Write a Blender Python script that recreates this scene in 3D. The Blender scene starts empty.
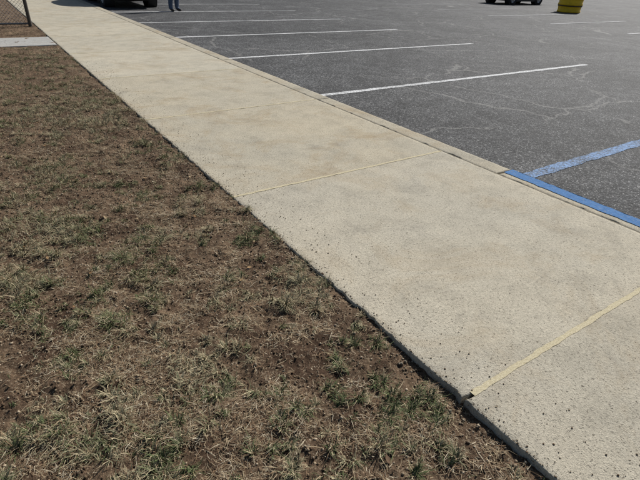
import bpy, bmesh, math, numpy as np
from mathutils import Matrix, Vector
rng=np.random.default_rng(7)
sc=bpy.context.scene
COL=sc.collection
# ---------------------------------------------------------------- noise
def _h(ix,iy,s):
    n=(ix.astype(np.int64)*374761393+iy.astype(np.int64)*668265263+s*982451653)&0x7fffffff
    n=((n^(n>>13))*1274126177)&0x7fffffff
    n=n^(n>>16)
    return (n&0xffff)/65535.0
def vn(x,y,s=0):
    ix=np.floor(x);iy=np.floor(y);fx=x-ix;fy=y-iy
    fx=fx*fx*(3-2*fx);fy=fy*fy*(3-2*fy)
    a=_h(ix,iy,s);b=_h(ix+1,iy,s);c=_h(ix,iy+1,s);d=_h(ix+1,iy+1,s)
    return (a*(1-fx)+b*fx)*(1-fy)+(c*(1-fx)+d*fx)*fy
def fbm(x,y,s=0,o=4):
    r=0;a=.5;t=0
    for i in range(o):
        r=r+a*vn(x,y,s+i*17);t+=a;a*=.5;x=x*2.03+5.1;y=y*2.03+3.7
    return r/t
# ---------------------------------------------------------------- mesh helpers
def mesh_np(name,V,F,mat=None,smooth=False,col=None,parent=None):
    V=np.asarray(V,dtype=np.float32);F=np.asarray(F,dtype=np.int32)
    me=bpy.data.meshes.new(name);k=F.shape[1]
    me.vertices.add(len(V));me.vertices.foreach_set("co",V.ravel())
    me.loops.add(F.size);me.loops.foreach_set("vertex_index",F.ravel())
    me.polygons.add(len(F));me.polygons.foreach_set("loop_start",np.arange(0,F.size,k,dtype=np.int32))
    me.polygons.foreach_set("loop_total",np.full(len(F),k,dtype=np.int32))
    me.update(calc_edges=True)
    if smooth: me.polygons.foreach_set("use_smooth",np.ones(len(F),dtype=bool))
    if col is not None:
        a=me.color_attributes.new("Col","FLOAT_COLOR","POINT")
        c=np.ones((len(V),4),dtype=np.float32);c[:,:3]=col;a.data.foreach_set("color",c.ravel())
    if mat: me.materials.append(mat)
    o=bpy.data.objects.new(name,me);COL.objects.link(o)
    if parent: o.parent=parent
    return o
def grid(name,xs,ys,zf,mat,smooth=True,warp=None):
    X,Y=np.meshgrid(xs,ys);nx=len(xs);ny=len(ys)
    if warp: X,Y=warp(X,Y)
    Z=zf(X,Y)
    V=np.stack([X.ravel(),Y.ravel(),Z.ravel()],1)
    i=np.arange((ny-1)*nx).reshape(ny-1,nx)[:,:-1].ravel()
    F=np.stack([i,i+1,i+1+nx,i+nx],1)
    return mesh_np(name,V,F,mat,smooth)
def empty(name,loc=(0,0,0)):
    e=bpy.data.objects.new(name,None);e.location=loc;e.empty_display_size=.2;COL.objects.link(e);return e
def from_bm(name,bm,mat,parent=None,smooth=False):
    me=bpy.data.meshes.new(name);bm.to_mesh(me);bm.free()
    if smooth:
        for p in me.polygons:p.use_smooth=True
    for m in (mat if isinstance(mat,list) else [mat]): me.materials.append(m)
    o=bpy.data.objects.new(name,me);COL.objects.link(o)
    if parent:o.parent=parent
    return o
# ---------------------------------------------------------------- node helpers
class N:
    def __init__(s,name):
        s.m=bpy.data.materials.new(name);s.m.use_nodes=True;s.t=s.m.node_tree
        s.b=s.t.nodes["Principled BSDF"];s.co=s.t.nodes.new("ShaderNodeTexCoord").outputs["Object"]
    def n(s,ty,**k):
        x=s.t.nodes.new(ty)
        for a,v in k.items(): setattr(x,a,v)
        return x
    def l(s,a,b): s.t.links.new(a,b)
    def setin(s,sock,v):
        if hasattr(v,"is_output"): s.l(v,sock)
        else: sock.default_value=v
    def noise(s,scale,detail=3,rough=.5,dist=0,vec=None):
        x=s.n("ShaderNodeTexNoise");x.inputs["Scale"].default_value=scale;x.inputs["Detail"].default_value=detail
        x.inputs["Roughness"].default_value=rough;x.inputs["Distortion"].default_value=dist
        s.l(vec or s.co,x.inputs["Vector"]);return x
    def vor(s,scale,feature="F1",vec=None,rand=1):
        x=s.n("ShaderNodeTexVoronoi",feature=feature);x.inputs["Scale"].default_value=scale
        x.inputs["Randomness"].default_value=rand
        s.l(vec or s.co,x.inputs["Vector"]);return x
    def ramp(s,fac,pts,interp="LINEAR"):
        x=s.n("ShaderNodeValToRGB");x.color_ramp.interpolation=interp
        e=x.color_ramp.elements
        while len(e)<len(pts): e.new(.5)
        for q,(p,c) in zip(e,pts):
            q.position=p;q.color=(*c,1) if isinstance(c,tuple) else (c,c,c,1)
        s.l(fac,x.inputs[0]);return x.outputs[0]
    def mix(s,fac,a,b,bt="MIX"):
        x=s.n("ShaderNodeMix",data_type="RGBA",blend_type=bt)
        s.setin(x.inputs[0],fac)
        for i,v in ((6,a),(7,b)):
            if isinstance(v,tuple): v=(*v,1)
            elif isinstance(v,float): v=(v,v,v,1)
            s.setin(x.inputs[i],v)
        return x.outputs[2]
    def math(s,op,a,b=0.,c=None):
        x=s.n("ShaderNodeMath",operation=op);s.setin(x.inputs[0],a);s.setin(x.inputs[1],b)
        if c is not None:s.setin(x.inputs[2],c)
        return x.outputs[0]
    def bump(s,h,dist,strength=1.,prev=None):
        x=s.n("ShaderNodeBump");x.inputs["Distance"].default_value=dist;x.inputs["Strength"].default_value=strength
        s.l(h,x.inputs["Height"])
        if prev: s.l(prev,x.inputs["Normal"])
        return x.outputs[0]
    def done(s,col,rough=.8,normal=None,spec=.5,metal=0.):
        s.setin(s.b.inputs["Base Color"],(*col,1) if isinstance(col,tuple) else col)
        s.setin(s.b.inputs["Roughness"],rough)
        s.b.inputs["Specular IOR Level"].default_value=spec;s.b.inputs["Metallic"].default_value=metal
        if normal: s.l(normal,s.b.inputs["Normal"])
        return s.m
def simple(name,col,rough=.6,spec=.5,metal=0.,var=.15,scale=20):
    n=N(name);q=n.noise(scale,3)
    lo=tuple(c*(1-var) for c in col);hi=tuple(min(1,c*(1+var)) for c in col)
    return n.done(n.ramp(q.outputs[0],[(.3,lo),(.7,hi)]),rough,None,spec,metal)

# ---------------------------------------------------------------- concrete
def concrete(name,A,B,spk=1.,rust=.45,grime=.40):
    n=N(name)
    big=n.noise(.8,4,.6,.4);med=n.noise(4,6,.7,.2);fine=n.noise(60,3,.7);vf=n.noise(300,2,.6)
    c=n.mix(n.ramp(big.outputs[0],[(.35,0.),(.65,1.)]),A,B)
    oi=n.n("ShaderNodeObjectInfo")
    c=n.mix(1.,c,n.ramp(oi.outputs["Random"],[(0.,.96),(1.,1.04)]),"MULTIPLY")
    c=n.mix(1.,c,n.ramp(med.outputs[0],[(.3,.82),(.5,1.),(.7,1.09)]),"MULTIPLY")
    c=n.mix(1.,c,n.ramp(fine.outputs[0],[(.32,.83),(.5,1.),(.68,1.11)]),"MULTIPLY")
    c=n.mix(1.,c,n.ramp(vf.outputs[0],[(.3,.70),(.5,1.),(.7,1.26)]),"MULTIPLY")
    v=n.vor(125);s=n.n("ShaderNodeSeparateColor");n.l(v.outputs["Color"],s.inputs[0])
    stone=n.ramp(s.outputs[0],[(0.,.34),(.07,.52),(.15,.90),(.85,1.0),(.92,1.12),(1.,1.28)])
    inside=n.ramp(v.outputs["Distance"],[(.28,1.),(.46,0.)])
    c=n.mix(n.math("MULTIPLY",inside,spk),c,n.mix(1.,c,stone,"MULTIPLY"))
    p=n.noise(85,2,.5,.6);pit=n.ramp(p.outputs[0],[(.295,1.),(.345,0.)])
    c=n.mix(n.math("MULTIPLY",pit,.7),c,(.085,.07,.052))
    st=n.noise(1.5,6,.72,.8);stm=n.ramp(st.outputs[0],[(.50,0.),(.68,rust)])
    c=n.mix(stm,c,(.34,.24,.125))
    gs=n.noise(2.6,6,.75,.5);gm=n.ramp(gs.outputs[0],[(.54,0.),(.72,grime)])
    c=n.mix(gm,c,(.21,.19,.16))
    h=n.math("ADD",n.math("MULTIPLY",inside,.35),n.math("SUBTRACT",fine.outputs[0],pit))
    b=n.bump(h,.003,.8)
    return n.done(c,.9,b,.15)
M_concN=concrete("concrete_grey",(.50,.447,.345),(.46,.42,.335),1.,.32,.40)
M_concT=concrete("concrete_tan",(.515,.452,.335),(.475,.43,.335),1.,.50,.40)
M_concF=concrete("concrete_pale",(.54,.485,.375),(.50,.457,.36),1.,.36,.36)
M_curb=concrete("curb_concrete",(.50,.44,.33),(.43,.39,.305),1.3)
M_path=concrete("path_concrete",(.48,.465,.43),(.42,.41,.385),.6)
# ---------------------------------------------------------------- asphalt
def asphalt_nodes(n):
    v=n.vor(90);s=n.n("ShaderNodeSeparateColor");n.l(v.outputs["Color"],s.inputs[0])
    big=n.noise(.30,4,.6,.8);med=n.noise(3.0,5,.72,.3);mott=n.noise(28,4,.75)
    c=n.ramp(s.outputs[0],[(0.,(.060,.060,.062)),(.45,(.105,.105,.108)),(.72,(.170,.169,.170)),(.86,(.29,.288,.282)),(1.,(.48,.47,.45))])
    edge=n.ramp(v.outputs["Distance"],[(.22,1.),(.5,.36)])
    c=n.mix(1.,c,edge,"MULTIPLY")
    c=n.mix(1.,c,n.ramp(big.outputs[0],[(.3,.74),(.7,1.25)]),"MULTIPLY")
    c=n.mix(1.,c,n.ramp(med.outputs[0],[(.3,.60),(.7,1.35)]),"MULTIPLY")
    c=n.mix(1.,c,n.ramp(mott.outputs[0],[(.35,.48),(.5,1.),(.65,1.8)]),"MULTIPLY")
    w=n.noise(1.6,5,.65);vm=n.n("ShaderNodeVectorMath",operation="MULTIPLY_ADD")
    n.l(w.outputs["Color"],vm.inputs[0]);vm.inputs[1].default_value=(.8,.8,0);n.l(n.co,vm.inputs[2])
    cr=n.vor(.42,"DISTANCE_TO_EDGE",vm.outputs[0])
    cm=n.ramp(cr.outputs["Distance"],[(.003,1.),(.011,0.)])
    gate=n.ramp(n.noise(.5,2).outputs[0],[(.42,0.),(.52,.5)])
    c=n.mix(n.math("MULTIPLY",cm,gate),c,(.30,.29,.27))
    oil=n.noise(.9,5,.7,.3);c=n.mix(n.ramp(oil.outputs[0],[(.56,0.),(.70,.5)]),c,(.045,.045,.047))
    h=n.math("MULTIPLY",v.outputs["Distance"],-1.)
    b=n.bump(h,.005,.8);b=n.bump(mott.outputs[0],.006,.6,b)
    return c,b,s
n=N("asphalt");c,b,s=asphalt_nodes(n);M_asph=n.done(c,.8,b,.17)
def paint(name,col,lo,hi):
    n=N(name);c,b,s=asphalt_nodes(n)
    w=n.noise(30,5,.8);w2=n.noise(2.5,3,.6)
    m=n.math("ADD",n.math("MULTIPLY",w.outputs[0],.7),n.math("MULTIPLY",w2.outputs[0],.3))
    k=n.ramp(m,[(lo,0.),(hi,1.)])
    k=n.math("MULTIPLY",k,n.ramp(s.outputs[1],[(.08,.2),(.16,1.)]))
    pc=n.mix(1.,col,n.ramp(w.outputs[0],[(.3,.75),(.7,1.1)]),"MULTIPLY")
    return n.done(n.mix(k,c,pc),.8,b,.15)
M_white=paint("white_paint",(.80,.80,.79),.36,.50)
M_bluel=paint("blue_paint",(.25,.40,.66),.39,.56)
n=N("blue_curb_paint")
w=n.noise(25,5,.75,.3);v=n.vor(130)
pc=n.mix(n.ramp(w.outputs[0],[(.35,0.),(.65,1.)]),(.045,.15,.35),(.085,.22,.46))
pc=n.mix(n.ramp(n.noise(38,5,.8).outputs[0],[(.57,0.),(.65,.75)]),pc,(.30,.28,.24))
M_bluec=n.done(pc,.8,n.bump(n.math("ADD",w.outputs[0],v.outputs["Distance"]),.004,.7),.12)
n=N("joint_filler")
q=n.noise(120,4,.7);pc=n.ramp(q.outputs[0],[(.3,(.44,.37,.23)),(.55,(.61,.535,.36)),(.75,(.72,.65,.48))])
M_joint=n.done(pc,.9,n.bump(q.outputs[0],.003,.8),.1)
M_gap=simple("dark_joint",(.25,.22,.165),.95,.05)
# ---------------------------------------------------------------- soil
n=N("lawn_soil")
a=n.noise(2.6,5,.65,.3);b_=n.noise(45,5,.75);v=n.vor(160);fib=n.noise(240,3,.7,1.5)
c=n.mix(n.ramp(a.outputs[0],[(.38,0.),(.62,1.)]),(.085,.053,.034),(.19,.13,.082))
c=n.mix(1.,c,n.ramp(b_.outputs[0],[(.3,.42),(.5,1.),(.7,1.6)]),"MULTIPLY")
c=n.mix(1.,c,n.ramp(fib.outputs[0],[(.3,.45),(.5,1.),(.7,1.8)]),"MULTIPLY")
s2=n.n("ShaderNodeSeparateColor");n.l(v.outputs["Color"],s2.inputs[0])
c=n.mix(n.ramp(s2.outputs[0],[(.86,0.),(.95,.65)]),c,(.40,.31,.21))
bb=n.bump(b_.outputs[0],.014,1.);bb=n.bump(fib.outputs[0],.004,.8,bb)
M_soil=n.done(c,.95,bb,.1)
n=N("dry_grass_blades");at=n.n("ShaderNodeAttribute",attribute_name="Col")
M_blade=n.done(at.outputs["Color"],.8,None,.15)
n=N("far_ground");q=n.noise(.3,6,.7);M_far=n.done(n.ramp(q.outputs[0],[(.3,(.09,.075,.04)),(.7,(.17,.14,.075))]),.95,n.bump(n.noise(8,5,.7).outputs[0],.05),.1)

# ---------------------------------------------------------------- ground sheet
grid("ground",np.linspace(-400,400,41),np.linspace(-400,400,41),lambda X,Y:X*0-.145,M_far)
def lawn_z(X,Y):
    z=-.018+.026*(fbm(X*1.3,Y*1.3,3)-.5)+.040*(fbm(X*8,Y*8,11)-.5)+.026*(fbm(X*30,Y*30,23,4)-.5)
    e=np.clip((1.33-X)/.13,0,1)
    near=np.clip((1.5-Y)/1.1,0,1)
    z=z*e+(1-e)*(-.010-.022*near+.055*(fbm(X*4,Y*4,11)-.52)+.022*(fbm(X*30,Y*30,23,3)-.5))
    z=np.where(X>1.2,np.minimum(z,-.001),z)
    e2=np.clip((X-1.35)/.03,0,1)
    return z-.06*e2
xs=np.concatenate([np.linspace(-40,-3,30)[:-1],np.linspace(-3,-.9,50)[:-1],np.linspace(-.9,1.42,210)])
ys=np.concatenate([np.linspace(-30,-1,25)[:-1],np.linspace(-1,5,500)[:-1],np.linspace(5,12,260)[:-1],np.linspace(12,16,80)[:-1],np.linspace(16,80,50)])
grid("lawn",xs,ys,lawn_z,M_soil)

# grass blades
tufts=[(.12,3.14,.36,1.),(.35,2.22,.30,1.),(.49,1.45,.22,1.),(.10,1.95,.20,.8),(1.10,1.75,.20,.9),(1.06,4.55,.26,.9),(.63,7.4,.5,.7),
 (.55,9.7,.5,.7),(-.02,1.45,.24,1.),(1.16,2.42,.13,.9),(.25,4.2,.34,.8),(-.25,2.6,.36,.9),(-.4,3.9,.5,.8),(.55,5.6,.30,.8),(1.15,6.6,.3,.8),(-.3,1.2,.3,.9),
 (.78,1.02,.08,.6),(.62,2.75,.14,.6),(.86,2.05,.09,.6),(1.24,3.25,.08,.9),(.8,3.5,.14,.6),(-.1,5.5,.45,.8),(.9,8.6,.35,.7),(.1,7.2,.5,.7),(.25,8.8,.4,.7),(1.1,10,.3,.6),(.72,1.75,.12,.7)]
def tuft_d(x,y):
    d=.0*x
    for (tx,ty,r,a) in tufts:
        m=np.hypot(x-tx,y-ty)<r*1.6
        if not m.any(): continue
        wob=r*(.35+1.25*fbm(x[m]*7+tx*9,y[m]*7,5,3))
        d[m]=np.maximum(d[m],a*np.clip(1.25-np.hypot(x[m]-tx,y[m]-ty)/wob,0,1)**.6)
    return d
def dens(x,y):
    d=tuft_d(x,y)
    n1=fbm(x*2.3,y*2.3,41);n2=fbm(x*9,y*9,51,3);n3=fbm(x*22,y*22,57,3)
    d2=np.clip((n1*.4+n2*.6-.545)*10,0,.8)
    out=np.where((x<-.5)|(y>5),1.,.8)
    return np.clip(np.maximum(d*np.clip(.35+7*(n2*.6+n3*.4-.46),.0,1.15),d2*out),0,1)
def blades(N0,box,kind,name_seed):
    r=np.random.default_rng(name_seed)
    x=r.uniform(box[0],box[1],N0);y=r.uniform(box[2],box[3],N0)
    d=dens(x,y)
    if kind=="tuft":
        cell=.052
        xr=x*.866+y*.5;yr=-x*.5+y*.866
        xr=xr+.02*(fbm(x*20,y*20,71,2)-.5);yr=yr+.02*(fbm(x*20,y*20,72,2)-.5)
        cx=np.floor(xr/cell);cy=np.floor(yr/cell)
        hx=(cx+_h(cx,cy,301))*cell;hy=(cy+_h(cx,cy,302))*cell
        hX=hx*.866-hy*.5;hY=hx*.5+hy*.866
        alive=_h(cx,cy,303)<np.clip(d*1.15,.0,1)
        ox=x-hX;oy=y-hY;pull=.25+.45*_h(cx,cy,306)
        x=hX+ox*(1-pull);y=hY+oy*(1-pull)
        k=alive&(r.random(N0)<.10+.9*_h(cx,cy,305)**1.2)
        outa=np.arctan2(oy,ox)
        cv=_h(cx,cy,304);cs=_h(cx,cy,307)
    else:
        m=fbm(x*2.7,y*2.7,91);m2=fbm(x*10,y*10,92,3)
        k=r.random(N0)<np.clip(.05+1.6*(m-.5)+2.6*(m2-.5)+d*.36,.03,.85)
    k&=x<1.338
    x=x[k];y=y[k];d=d[k];n=len(x)
    z=lawn_z(x,y)
    az=r.uniform(0,2*np.pi,n)
    if kind=="tuft":
        cv=cv[k];cs=cs[k]
        az=np.where(r.random(n)<.7,outa[k]+r.normal(0,.8,n),az*.3+8*fbm(x*4,y*4,61,2))
        L=r.gamma(6,.0085,n)*(.45+.5*d)*(.7+.7*cs);L=np.clip(L,.008,.10);el=np.radians(r.uniform(8,68,n));w=r.uniform(.0009,.0019,n)
        t=r.random(n)
        g=fbm(x*1.7,y*1.7,33)+.40*(cv-.5)+r.normal(0,.06,n)
        green=np.array([.115,.140,.058]);gray=np.array([.25,.24,.145]);straw=np.array([.48,.40,.25]);br=np.array([.23,.155,.09])
        u=np.clip((g-.41)*5,0,1)[:,None]
        base=green*u+gray*(1-u)
        ts=.74-.33*(1-u[:,0])
        base=np.where((t<ts)[:,None],base,np.where((t<.90)[:,None],straw,br))
    else:
        L=np.clip(r.gamma(3,.0095,n),.005,.085);el=np.radians(r.uniform(-2,15,n));w=r.uniform(.0005,.0013,n)
        t=r.random(n)
        straw=np.array([.43,.335,.21]);br=np.array([.24,.155,.09]);dk=np.array([.10,.065,.042]);pale=np.array([.58,.50,.36])
        base=np.where((t<.34)[:,None],straw,np.where((t<.71)[:,None],br,np.where((t<.88)[:,None],dk,pale)))
    base=base*r.uniform(.65,1.25,n)[:,None]
    dx=np.cos(az);dy=np.sin(az);px=-dy*w;py=dx*w
    c1=np.cos(el)*L;s1=np.sin(el)*L
    bend=r.uniform(.25,1.1,n) if kind=="tuft" else r.uniform(-.1,.25,n)
    z0=z-.002+(0 if kind=="tuft" else r.uniform(0.002,.008,n)+.008*d)
    j=r.normal(0,.22,n)
    P0=np.stack([x,y,z0],1)
    P1=np.stack([x+dx*c1*.5,y+dy*c1*.5,z0+s1*.6],1)
    P2=np.stack([x+dx*c1+px/w*L*j,y+dy*c1+py/w*L*j,z0+s1*(1-bend*.6)],1)
    S=np.stack([px,py,px*0],1)
    V=np.stack([P0-S,P0+S,P1-S*.85,P1+S*.85,P2],1).reshape(-1,3)
    i=np.arange(n)*5
    F=np.concatenate([np.stack([i,i+1,i+3],1),np.stack([i,i+3,i+2],1),np.stack([i+2,i+3,i+4],1)])
    C=np.repeat(base[:,None,:],5,axis=1)
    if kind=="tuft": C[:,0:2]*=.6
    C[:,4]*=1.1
    return V,F,C.reshape(-1,3)
parts=[blades(400000,(-.7,1.36,.2,3.2),"tuft",1),blades(260000,(-.9,1.34,3.2,7),"tuft",2),blades(180000,(-.9,1.34,7,10.95),"tuft",3),
 blades(80000,(-3.5,-.8,-1,10.9),"tuft",4),blades(210000,(-.7,1.36,.2,3.2),"thatch",5),blades(150000,(-.9,1.34,3.2,7),"thatch",6),blades(90000,(-.9,1.34,7,10.95),"thatch",8),
 blades(40000,(-3.5,-.8,-1,10.9),"thatch",9),blades(30000,(-1.5,1.34,12.13,17),"tuft",10),blades(30000,(-1.5,1.34,12.13,17),"thatch",11)]
off=0;VV=[];FF=[];CC=[]
for V,F,C in parts:
    VV.append(V);FF.append(F+off);CC.append(C);off+=len(V)
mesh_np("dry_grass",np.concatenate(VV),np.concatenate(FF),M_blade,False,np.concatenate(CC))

def crumbs(name,N0,box,smin,smax,mat,cols,seed,zf,fall=None):
    r=np.random.default_rng(seed)
    x=r.uniform(box[0],box[1],N0);y=r.uniform(box[2],box[3],N0)
    if fall: x=box[0]+(box[1]-box[0])*r.random(N0)**fall
    s=smin+(smax-smin)*r.random(N0)**3
    base=np.array([[1,0,0],[-1,0,0],[0,1,0],[0,-1,0],[0,0,.7],[0,0,-.7]])
    V=base[None]*s[:,None,None]*r.uniform(.55,1.3,(N0,6,1))
    a=r.uniform(0,6.28,N0);ca=np.cos(a)[:,None];sa=np.sin(a)[:,None]
    V=np.stack([V[:,:,0]*ca-V[:,:,1]*sa,V[:,:,0]*sa+V[:,:,1]*ca,V[:,:,2]],2)
    V+=np.stack([x,y,zf(x,y)+s*.3],1)[:,None,:]
    t=np.array([[0,2,4],[2,1,4],[1,3,4],[3,0,4],[2,0,5],[1,2,5],[3,1,5],[0,3,5]])
    F=(t[None]+(np.arange(N0)*6)[:,None,None]).reshape(-1,3)
    cc=np.array(cols)[r.integers(0,len(cols),N0)]*r.uniform(.7,1.3,N0)[:,None]
    return mesh_np(name,V.reshape(-1,3),F,mat,False,np.repeat(cc,6,axis=0))
crumbs("soil_crumbs",60000,(-.8,1.33,.2,7),.0012,.009,M_blade,[(.13,.085,.052),(.18,.125,.075),(.09,.06,.038),(.32,.25,.165),(.42,.34,.24)],21,lawn_z)
crumbs("spilled_soil",4200,(1.338,1.70,.2,9),.0008,.0055,M_blade,[(.16,.105,.065),(.30,.24,.16),(.2,.16,.11)],24,lambda x,y:x*0+.001,4)
crumbs("edge_rubble",170,(1.25,1.345,.2,1.1),.003,.011,M_blade,[(.30,.25,.18),(.2,.15,.10),(.15,.11,.07)],25,lawn_z)
crumbs("gravel",1500,(3.84,4.35,-2,16),.002,.007,M_blade,[(.2,.19,.17),(.3,.28,.24),(.12,.12,.12)],22,lambda x,y:x*0-.1,2)
# fallen leaves
r=np.random.default_rng(5);LV=[];LF=[];LC=[]
for q in range(70):
    x=r.uniform(-.6,1.28);y=r.uniform(.6,10);s=r.uniform(.009,.019);a=r.uniform(0,6.28);z=float(lawn_z(np.array([x]),np.array([y]))[0])+.010
    pts=[(0,-1,.1),(.45,-.5,.25),(.55,.1,.3),(.3,.7,.2),(0,1.15,.5),(-.3,.7,.35),(-.55,.1,.2),(-.45,-.5,.1),(0,0,-.05)]
    tl=r.normal(0,.25);b0=len(LV)
    for (u,v_,h) in pts: LV.append((x+s*(u*math.cos(a)-v_*math.sin(a)),y+s*(u*math.sin(a)+v_*math.cos(a)),z+s*(h*.8+u*tl)))
    cc=np.array([(.26,.15,.07),(.34,.22,.11),(.42,.31,.18),(.16,.10,.06)][r.integers(0,4)])*r.uniform(.8,1.2)
    for k in range(8): LF.append((b0+k,b0+(k+1)%8,b0+8))
    LC+= [cc]*9
mesh_np("fallen_leaves",LV,LF,M_blade,True,np.array(LC))

# ---------------------------------------------------------------- asphalt lot
grid("parking_lot",np.linspace(3.70,75,120),np.linspace(-30,90,160),lambda X,Y:-.10+.01*(fbm(X*.25,Y*.25,9)-.5)*np.clip((X-12)/5,0,1),M_asph)
stalls=[-4.2,-1.1,2.33,5.80,9.02,12.05,15.1,18.2,21.3,24.4,27.5]
def strip(name,x0,x1,y0,y1,z,mat,amp=.006,seed=0,step=.04,along="x",fr=6):
    if along=="x":
        n=int((x1-x0)/step)+2;u=np.linspace(x0,x1,n)
        a=y0+amp*2*(fbm(u*fr,u*0,seed)-.5)*2;b=y1+amp*2*(fbm(u*fr,u*0+9,seed)-.5)*2
        V=np.concatenate([np.stack([u,a,u*0+z],1),np.stack([u,b,u*0+z],1)])
    else:
        n=int((y1-y0)/step)+2;u=np.linspace(y0,y1,n)
        a=x1+amp*2*(fbm(u*fr,u*0,seed)-.5)*2;b=x0+amp*2*(fbm(u*fr,u*0+9,seed)-.5)*2
        V=np.concatenate([np.stack([a,u,u*0+z],1),np.stack([b,u,u*0+z],1)])
    i=np.arange(n-1);F=np.stack([i,i+1,i+1+n,i+n],1)
    return mesh_np(name,V,F,mat)
pl=empty("parking_lines")
for k,y in enumerate(stalls):
    if y==2.33: continue
    strip("line_%d"%k,3.83,11.15,y-.055,y+.055,-.096,M_white,.008,k).parent=pl
for k,y in enumerate([2.6,5.8,9,12.1,15.2,18.3,21.4,24.5]):
    strip("line_b_%d"%k,19.5,25.5,y-.05,y+.05,-.090,M_white,.008,40+k).parent=pl
strip("blue_line",3.83,11.1,2.27,2.40,-.096,M_bluel,.010,77).name="blue_parking_line"

# ---------------------------------------------------------------- slabs
def slab(name,x0,x1,y0,y1,mat,zt=0,zb=-.16,ji=.004,bev=.008,seed=0,parent=None):
    nx=max(6,int((x1-x0)/.03));ny=max(6,int((y1-y0)/.012))
    xs=np.concatenate([[x0,x0+bev*.4,x0+bev],np.linspace(x0+bev,x1-bev,nx)[1:-1],[x1-bev,x1-bev*.4,x1]])
    ys=np.concatenate([[y0,y0+bev*.4,y0+bev],np.linspace(y0+bev,y1-bev,ny)[1:-1],[y1-bev,y1-bev*.4,y1]])
    X,Y=np.meshgrid(xs,ys)
    de=np.minimum(np.minimum(X-x0,x1-X),np.minimum(Y-y0,y1-Y))
    Z=zt-bev*.7*(1-np.clip(de/bev,0,1))**2+.002*(fbm(X*3,Y*3,seed)-.5)
    wl=np.clip(1-(X-x0)/.05,0,1);wr=np.clip(1-(x1-X)/.05,0,1);wb=np.clip(1-(Y-y0)/.05,0,1);wt=np.clip(1-(y1-Y)/.05,0,1)
    jn=lambda a,s:(np.maximum(fbm(a*16,a*0+s,seed+s,4)-.56,0)*7+.6*fbm(a*75,a*0,seed+s+5,2))*ji*2
    X2=X+wl*jn(Y,1)*1.5-wr*jn(Y,2);Y2=Y+wb*jn(X,3)-wt*jn(X,4)
    ny_,nx_=X.shape;V=np.stack([X2.ravel(),Y2.ravel(),Z.ravel()],1)
    i=np.arange((ny_-1)*nx_).reshape(ny_-1,nx_)[:,:-1].ravel()
    F=np.stack([i,i+1,i+1+nx_,i+nx_],1)
    idx=np.arange(ny_*nx_).reshape(ny_,nx_)
    loop=np.concatenate([idx[0,:],idx[1:,-1],idx[-1,-2::-1],idx[-2:0:-1,0]])
    Vb=V[loop].copy();Vb[:,2]=zb;m=len(loop);base=len(V)
    j=np.arange(m);F2=np.stack([loop,base+j,base+(j+1)%m,loop[(j+1)%m]],1)
    o=mesh_np(name,np.concatenate([V,Vb]),np.concatenate([F,F2]),mat,False)
    if parent:o.parent=parent
    return o
J=[-8.3,-6.03,-3.76,-1.49,.77,3.04,5.30,7.56,9.80,12.02,14.3,16.5,18.8,21.0,23.3,25.6,27.9,30.2,32.5]
sw=empty("sidewalk")
for k in range(len(J)-1):
    slab("slab_%d"%k,1.33,3.60,J[k]+.004,J[k+1]-.004,M_concN if k<5 else (M_concT if k<7 else M_concF),seed=k*13,ji=.0028,bev=.006,parent=sw)
for k,y in enumerate(J[1:-1]):
    near=abs(y-.77)<.1
    ww=.0125 if not near else .0135
    x0=1.34 if not near else 1.385
    strip("joint_filler_%d"%k,x0,3.60,y-ww,y+ww,.0018,M_joint,.0032,k+100,.006,fr=24).parent=sw
strip("long_joint",3.596,3.612,J[0],J[-1],-.003,M_gap,.002,300,.03,"y").parent=sw
cb=empty("curb")
Jc=[-8.3,-5.2,-2.1,-.2,2.37,5.30,8.4,11.4,14.3,17.3,20.3,23.3,26.3,29.3,32.5]
for k in range(len(Jc)-1):
    blue=-2.2<Jc[k]<2.3
    slab("curb_%d"%k,3.606,3.82,Jc[k]+.003,Jc[k+1]-.003,M_curb,zt=-.001,ji=.004,bev=.012,seed=500+k*7,parent=cb)
    if blue:
        strip("blue_top_%d"%k,3.69,3.816,Jc[k]+.01,Jc[k+1]-.012,.003,M_bluec,.006,k+60,.012,"y",fr=18).parent=cb
        V=[(3.8225,Jc[k]+.01,.002),(3.8225,Jc[k+1]-.012,.002),(3.8225,Jc[k+1]-.012,-.094),(3.8225,Jc[k]+.01,-.094)]
        mesh_np("blue_face_%d"%k,V,[[0,1,2,3]],M_bluec,parent=cb)
slab("side_path",-6,1.322,10.95,12.1,M_path,zt=-.004,ji=.004,seed=900)

# ---------------------------------------------------------------- chain link fence
M_galv=simple("galvanised_steel",(.16,.165,.17),.55,.4,.5)
M_post=simple("weathered_post",(.07,.06,.05),.7)
fe=empty("chain_link_fence")
def tube_seg(A,B,r,k=4):
    A=np.array(A,float);B=np.array(B,float);d=(B-A);d/=np.linalg.norm(d,axis=1)[:,None]
    up=np.tile([0,0,1.],(len(A),1));up[np.abs(d[:,2])>.95]=[1,0,0]
    u=np.cross(d,up);u/=np.linalg.norm(u,axis=1)[:,None];v=np.cross(d,u)
    a=np.arange(k)*2*np.pi/k
    ring=(np.cos(a)[None,:,None]*u[:,None]+np.sin(a)[None,:,None]*v[:,None])*r
    V=np.concatenate([A[:,None]+ring,B[:,None]+ring],1).reshape(-1,3)
    j=np.arange(k);f=np.stack([j,(j+1)%k,(j+1)%k+k,j+k],1)
    F=(f[None]+(np.arange(len(A))*2*k)[:,None,None]).reshape(-1,4)
    return V,F
fx1,fy,ft,fb=1.22,14.1,1.75,.0
A=[];B=[];H=ft-fb
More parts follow.
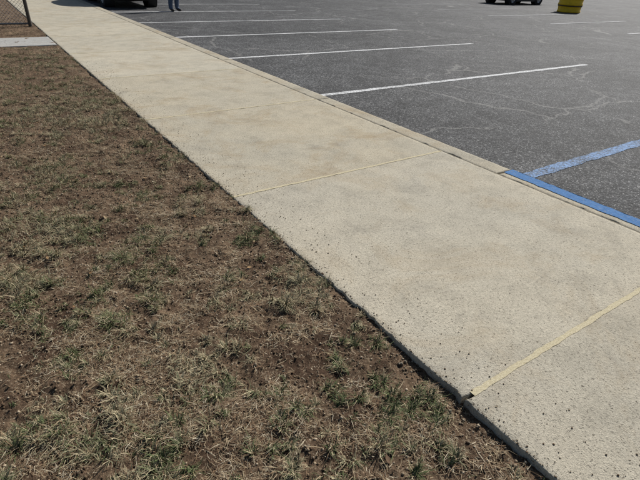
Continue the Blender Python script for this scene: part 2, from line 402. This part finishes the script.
for s_ in np.arange(-9,fx1+H,.075):
    for sg in (1,-1):
        p0=np.array([s_,fy,fb]);p1=np.array([s_-H,fy,ft])
        if sg==-1:p0=np.array([s_-H,fy,fb]);p1=np.array([s_,fy,ft])
        d=p1-p0;t0,t1=0.,1.
        for lim,lo in ((-8.,True),(fx1,False)):
            t=(lim-p0[0])/d[0]
            i0=(p0[0]>=lim) if lo else (p0[0]<=lim)
            i1=(p1[0]>=lim) if lo else (p1[0]<=lim)
            if not i0 and not i1: t1=-1
            elif not i0: t0=max(t0,t)
            elif not i1: t1=min(t1,t)
        if t1>t0+1e-3: A.append(p0+d*t0);B.append(p0+d*t1)
V,F=tube_seg(A,B,.0026);mesh_np("mesh_wire",V,F,M_galv,parent=fe)
V,F=tube_seg([(fx1,fy,-.1),(-2.0,fy,-.1),(-5.,fy,-.1),(-8,fy,-.1)],[(fx1,fy,1.85),(-2,fy,1.8),(-5,fy,1.8),(-8,fy,1.8)],.04,12);mesh_np("posts",V,F,M_post,True,parent=fe)
V,F=tube_seg([(-8,fy,1.77),(-8,fy,.04)],[(fx1,fy,1.77),(fx1,fy,.04)],.02,8);mesh_np("rails",V,F,M_galv,True,parent=fe)

# ---------------------------------------------------------------- cars
M_tire=simple("tire_rubber",(.02,.02,.021),.85,.3);M_rim=simple("alloy_rim",(.45,.45,.46),.3,.5,.9,.05)
M_glass=simple("car_glass",(.015,.018,.02),.06,.8,0,.05);M_trim=simple("black_trim",(.02,.02,.02),.6)
M_red=simple("tail_lamp",(.35,.01,.01),.2);M_lamp=simple("head_lamp",(.7,.7,.7),.15);M_plate=simple("licence_plate",(.6,.6,.58),.5)
def car_paint(name,c):
    n=N(name);n.b.inputs["Coat Weight"].default_value=.8;n.b.inputs["Coat Roughness"].default_value=.05
    q=n.noise(3,3);return n.done(n.ramp(q.outputs[0],[(.3,tuple(x*.95 for x in c)),(.7,c)]),.35,None,.5)
def make_car(name,loc,rot,col):
    root=empty(name,loc);root.rotation_euler=(0,0,rot);P=car_paint(name+"_paint",col)
    st=[(-2.32,.70,.42,.72,.74,.60),(-2.28,.84,.30,.88,.95,.70),(-2.1,.90,.26,.98,1.08,.72),(-1.95,.91,.25,1.0,1.45,.62),(-1.5,.92,.24,1.0,1.62,.62),(-.9,.93,.23,1.0,1.68,.64),
        (-.2,.93,.23,.99,1.69,.64),(.3,.93,.23,.98,1.64,.62),(.75,.93,.23,.97,1.32,.66),(1.1,.92,.24,.96,1.04,.72),(1.7,.90,.25,.90,.96,.70),(2.1,.87,.27,.80,.86,.66),(2.28,.78,.30,.66,.74,.6),(2.34,.66,.40,.55,.58,.5)]
    bm=bmesh.new();rings=[]
    for (x,w,zb,zl,zr,wr) in st:
        pts=[(0,zb),(w*.8,zb),(w*.97,zb+.10),(w,(zb+zl)/2),(w*.96,zl),(wr+(.5*(w-wr)*(1 if zr-zl<.2 else .25)),zl+(zr-zl)*.6),(wr,zr-.02),(wr*.6,zr+.02),(0,zr+.03)]
        r=[bm.verts.new((x,-a,z)) for a,z in pts]+[bm.verts.new((x,a,z)) for a,z in pts[-2:0:-1]]
        rings.append(r)
    for a,b in zip(rings[:-1],rings[1:]):
        m=len(a)
        for i in range(m):
            f=bm.faces.new((a[i],a[(i+1)%m],b[(i+1)%m],b[i]));f.normal_update()
            zc=f.calc_center_median()
            up=[v.co.z for v in f.verts]
            if 1.02<zc.z<1.58 and max(up)>1.2 and min(up)>.93 and abs(f.normal.z)<.9: f.material_index=1
    bm.faces.new(rings[0][::-1]);bm.faces.new(rings[-1])
    bmesh.ops.recalc_face_normals(bm,faces=bm.faces)
    body=from_bm("body",bm,[P,M_glass],root,True)
    bv=body.modifiers.new("s","SUBSURF");bv.levels=bv.render_levels=2
    for i,(wx,sy) in enumerate([(-1.38,1),(-1.38,-1),(1.38,1),(1.38,-1)]):
        def lathe(prof,mat,nm,k=40):
            bm=bmesh.new();rr=[]
            for r_,y in prof: rr.append([bm.verts.new((wx+r_*math.cos(t*2*math.pi/k),sy*y,.34+r_*math.sin(t*2*math.pi/k))) for t in range(k)])
            for a,b in zip(rr[:-1],rr[1:]):
                for t in range(k): bm.faces.new((a[t],a[(t+1)%k],b[(t+1)%k],b[t]))
            bmesh.ops.recalc_face_normals(bm,faces=bm.faces);return from_bm(nm,bm,mat,root,True)
        lathe([(.21,.72),(.31,.72),(.335,.74),(.34,.78),(.34,.88),(.33,.92),(.31,.935),(.22,.935),(.21,.92)],M_tire,"tire_%d"%i)
        lathe([(.215,.93),(.20,.925),(.19,.89),(.08,.885),(.06,.91),(.001,.915)],M_rim,"rim_%d"%i)
        lathe([(.40,.60),(.40,.938),(.37,.940),(.345,.90),(.345,.60)],M_trim,"wheel_arch_%d"%i)
        bm=bmesh.new()
        for q in range(5):
            a=q*2*math.pi/5
            m=Matrix.Translation((wx,sy*.915,.34))@Matrix.Rotation(a,4,'Y')@Matrix.Translation((.125,0,0))@Matrix.Diagonal((.15,.03,.045,1))
            bmesh.ops.create_cube(bm,size=1,matrix=m)
        from_bm("spokes_%d"%i,bm,M_rim,root)
    def box(nm,x,y,z,sx,sy,sz,mat):
        bm=bmesh.new();bmesh.ops.create_cube(bm,size=1,matrix=Matrix.Translation((x,y,z))@Matrix.Diagonal((sx,sy,sz,1)))
        bmesh.ops.bevel(bm,geom=bm.edges[:],offset=min(sx,sy,sz)*.25,segments=2,affect='EDGES');from_bm(nm,bm,mat,root)
    for s in (1,-1):
        box("head_lamp",2.17,s*.60,.70,.16,.30,.12,M_lamp);box("tail_lamp",-2.22,s*.68,.86,.14,.22,.16,M_red)
        box("mirror",.72,s*1.0,1.02,.12,.18,.13,P);box("sill",0,s*.86,.25,1.95,.14,.12,M_trim)
    box("rear_bumper",-2.28,0,.46,.16,1.6,.22,M_trim);box("front_grille",2.30,0,.52,.08,.9,.18,M_trim);box("licence_plate",-2.375,0,.62,.02,.32,.16,M_plate)
    box("underbody",0,0,.27,3.6,1.3,.12,M_trim)
    return root
make_car("parked_car",(5.15,21.6,-.10),math.radians(90),(.02,.021,.024))
make_car("parked_car.001",(30.4,21.9,-.10),math.radians(180),(.03,.032,.036))

# ---------------------------------------------------------------- yellow barrel
M_yel=simple("yellow_plastic",(.84,.52,.02),.5,.3,0,.12,6);M_dark=simple("barrel_band",(.10,.07,.02),.6)
def lathe_o(name,prof,mat,parent,k=48,smooth=True):
    bm=bmesh.new();rr=[]
    for r_,z in prof: rr.append([bm.verts.new((r_*math.cos(t*2*math.pi/k),r_*math.sin(t*2*math.pi/k),z)) for t in range(k)])
    for a,b in zip(rr[:-1],rr[1:]):
        for t in range(k): bm.faces.new((a[t],a[(t+1)%k],b[(t+1)%k],b[t]))
    bmesh.ops.recalc_face_normals(bm,faces=bm.faces);return from_bm(name,bm,mat,parent,smooth)
br=empty("yellow_crash_barrel",(27.7,16.3,-.10))
lathe_o("shell",[(.001,0),(.56,0),(.60,.03),(.60,.08),(.575,.10),(.60,.36),(.63,.38),(.63,.44),(.60,.46),(.615,.78),(.65,.80),(.65,.86),(.6,.88)],M_yel,br)
lathe_o("lid",[(.66,.86),(.67,.88),(.67,.93),(.60,.97),(.001,1.02)],M_yel,br)
lathe_o("band",[(.606,.30),(.614,.30),(.634,.36),(.606,.36)],M_dark,br)
lathe_o("band_upper",[(.61,.66),(.624,.66),(.626,.72),(.61,.72)],M_dark,br)

# ---------------------------------------------------------------- person
M_jean=simple("denim",(.09,.12,.18),.85,.2,0,.3,40);M_shoe=simple("shoe_leather",(.03,.025,.022),.6);M_jack=simple("jacket_cloth",(.05,.055,.06),.85);M_skin=simple("skin",(.45,.28,.2),.55,.4,0,.06);M_hair=simple("hair",(.05,.035,.025),.7)
def skin(name,verts,edges,root=0,sub=2):
    me=bpy.data.meshes.new(name);me.from_pydata([v[:3] for v in verts],edges,[]);o=bpy.data.objects.new(name,me);COL.objects.link(o)
    o.modifiers.new("k","SKIN");s=o.modifiers.new("s","SUBSURF");s.levels=sub;s.render_levels=sub
    for i,v in enumerate(verts):
        r=v[3];d=me.skin_vertices[0].data[i];d.radius=(r,r) if not isinstance(r,tuple) else r;d.use_root=(i==root)
    bpy.context.view_layer.update()
    nm=bpy.data.meshes.new_from_object(o.evaluated_get(bpy.context.evaluated_depsgraph_get()))
    bpy.data.objects.remove(o);q=bpy.data.objects.new(name,nm);COL.objects.link(q)
    for p in nm.polygons:p.use_smooth=True
    return q
pe=empty("standing_person",(6.2,18.35,-.10));pe.rotation_euler=(0,0,math.radians(200))
B=[(0,0,.96,.14),(0,0,1.12,.135),(0,.01,1.30,.155),(0,0,1.44,.12),(0,0,1.53,.058),(0,.01,1.60,.06),
 (.10,0,.90,.115),(.12,.02,.50,.088),(.125,-.02,.28,.082),(.13,-.03,.10,.074),(.135,.08,.045,.050),(.14,.17,.04,.042),
 (-.10,0,.90,.115),(-.12,.05,.50,.088),(-.13,.0,.28,.082),(-.14,-.02,.10,.074),(-.16,.09,.045,.050),(-.17,.18,.04,.042),
 (.19,0,1.42,.068),(.25,-.02,1.15,.052),(.24,.08,.93,.040),(.24,.12,.86,.03),
 (-.19,0,1.42,.068),(-.25,-.02,1.15,.052),(-.22,.12,.96,.040),(-.21,.17,.89,.03)]
E=[(0,1),(1,2),(2,3),(3,4),(4,5),(0,6),(6,7),(7,8),(8,9),(9,10),(10,11),(0,12),(12,13),(13,14),(14,15),(15,16),(16,17),(3,18),(18,19),(19,20),(20,21),(3,22),(22,23),(23,24),(24,25)]
bd=skin("body",B,E);bd.parent=pe
for m in (M_jack,M_jean,M_shoe,M_skin): bd.data.materials.append(m)
for p in bd.data.polygons:
    z=p.center.z;x=abs(p.center.x)
    p.material_index=3 if z>1.50 else 2 if z<.09 else 1 if (z<.93 and x<.20) else 0
hd=skin("head",[(0,.02,1.60,.05),(0,.015,1.66,(.072,.085)),(0,.01,1.72,(.078,.095)),(0,0,1.765,(.06,.075))],[(0,1),(1,2),(2,3)]);hd.data.materials.append(M_skin);hd.parent=pe
hr=skin("hair",[(0,-.03,1.66,.06),(0,-.022,1.73,(.083,.09)),(0,-.01,1.785,(.07,.08))],[(0,1),(1,2)]);hr.data.materials.append(M_hair);hr.parent=pe
ns=skin("nose",[(0,.095,1.70,.009),(0,.118,1.665,.014)],[(0,1)],0,1);ns.data.materials.append(M_skin);ns.parent=pe
mo=skin("mouth",[(-.022,.098,1.628,.005),(0,.103,1.627,.006),(.022,.098,1.628,.005)],[(0,1),(1,2)],0,1);mo.data.materials.append(M_red);mo.parent=pe
for s in (1,-1):
    e=skin("ear",[(s*.08,.005,1.70,.014),(s*.082,.0,1.665,.010)],[(0,1)],0,1);e.data.materials.append(M_skin);e.parent=pe
    e=skin("eye",[(s*.032,.092,1.70,.009),(s*.034,.094,1.70,.009)],[(0,1)],0,1);e.data.materials.append(M_dark);e.parent=pe
    wx,wy,wz=(.24,.12,.86) if s==1 else (-.21,.17,.89)
    hv=[(wx,wy,wz,.026),(wx,wy+.02,wz-.05,(.018,.036)),(wx,wy+.03,wz-.08,(.016,.034))]
    h_=skin("palm",hv,[(0,1),(1,2)]);h_.data.materials.append(M_skin);h_.parent=pe
    for q in range(4):
        oy=(-.026+q*.0175);Lf=[.060,.072,.076,.066][q]
        fv=[(wx,wy+.028+oy,wz-.08,.0085),(wx-s*.006,wy+.03+oy,wz-.08-Lf*.5,.008),(wx-s*.024,wy+.032+oy,wz-.08-Lf*.95,.0068)]
        h_=skin("finger_%d"%q,fv,[(0,1),(1,2)],0,1);h_.data.materials.append(M_skin);h_.parent=pe
    fv=[(wx,wy+.045,wz-.04,.010),(wx-s*.012,wy+.075,wz-.075,.009),(wx-s*.02,wy+.082,wz-.105,.0075)]
    h_=skin("thumb",fv,[(0,1),(1,2)],0,1);h_.data.materials.append(M_skin);h_.parent=pe

# ---------------------------------------------------------------- light
az=math.atan2(.36,.93);el=math.radians(36)
sd=Vector((math.cos(az)*math.cos(el),math.sin(az)*math.cos(el),math.sin(el)))
L=bpy.data.lights.new("sun","SUN");L.energy=5.0;L.angle=math.radians(.53);L.color=(1,.975,.935)
so=bpy.data.objects.new("sun",L);COL.objects.link(so);so.rotation_euler=sd.to_track_quat('Z','Y').to_euler()
w=bpy.data.worlds.new("World");sc.world=w;w.use_nodes=True;nt=w.node_tree
sk=nt.nodes.new("ShaderNodeTexSky");sk.sky_type='NISHITA';sk.sun_disc=False;sk.sun_elevation=el;sk.sun_rotation=math.radians(90)-az
nt.links.new(sk.outputs[0],nt.nodes["Background"].inputs[0]);nt.nodes["Background"].inputs[1].default_value=.055
sc.view_settings.view_transform='Standard';sc.view_settings.look='None';sc.view_settings.exposure=0

# ---------------------------------------------------------------- camera
f=472.66
dY=np.array([-375.,-294.,f]);dY/=np.linalg.norm(dY);dX=np.array([780.,-235.,f]);dX/=np.linalg.norm(dX);dZ=np.cross(dX,dY)
cam=bpy.data.cameras.new("camera");o=bpy.data.objects.new("camera",cam);COL.objects.link(o)
R=Matrix(((dX[0],-dX[1],-dX[2]),(dY[0],-dY[1],-dY[2]),(dZ[0],-dZ[1],-dZ[2])))
o.matrix_world=Matrix.Translation((0,0,1.55))@R.to_4x4()
cam.sensor_width=36;cam.lens=f/640*36;cam.clip_end=2000;sc.camera=o
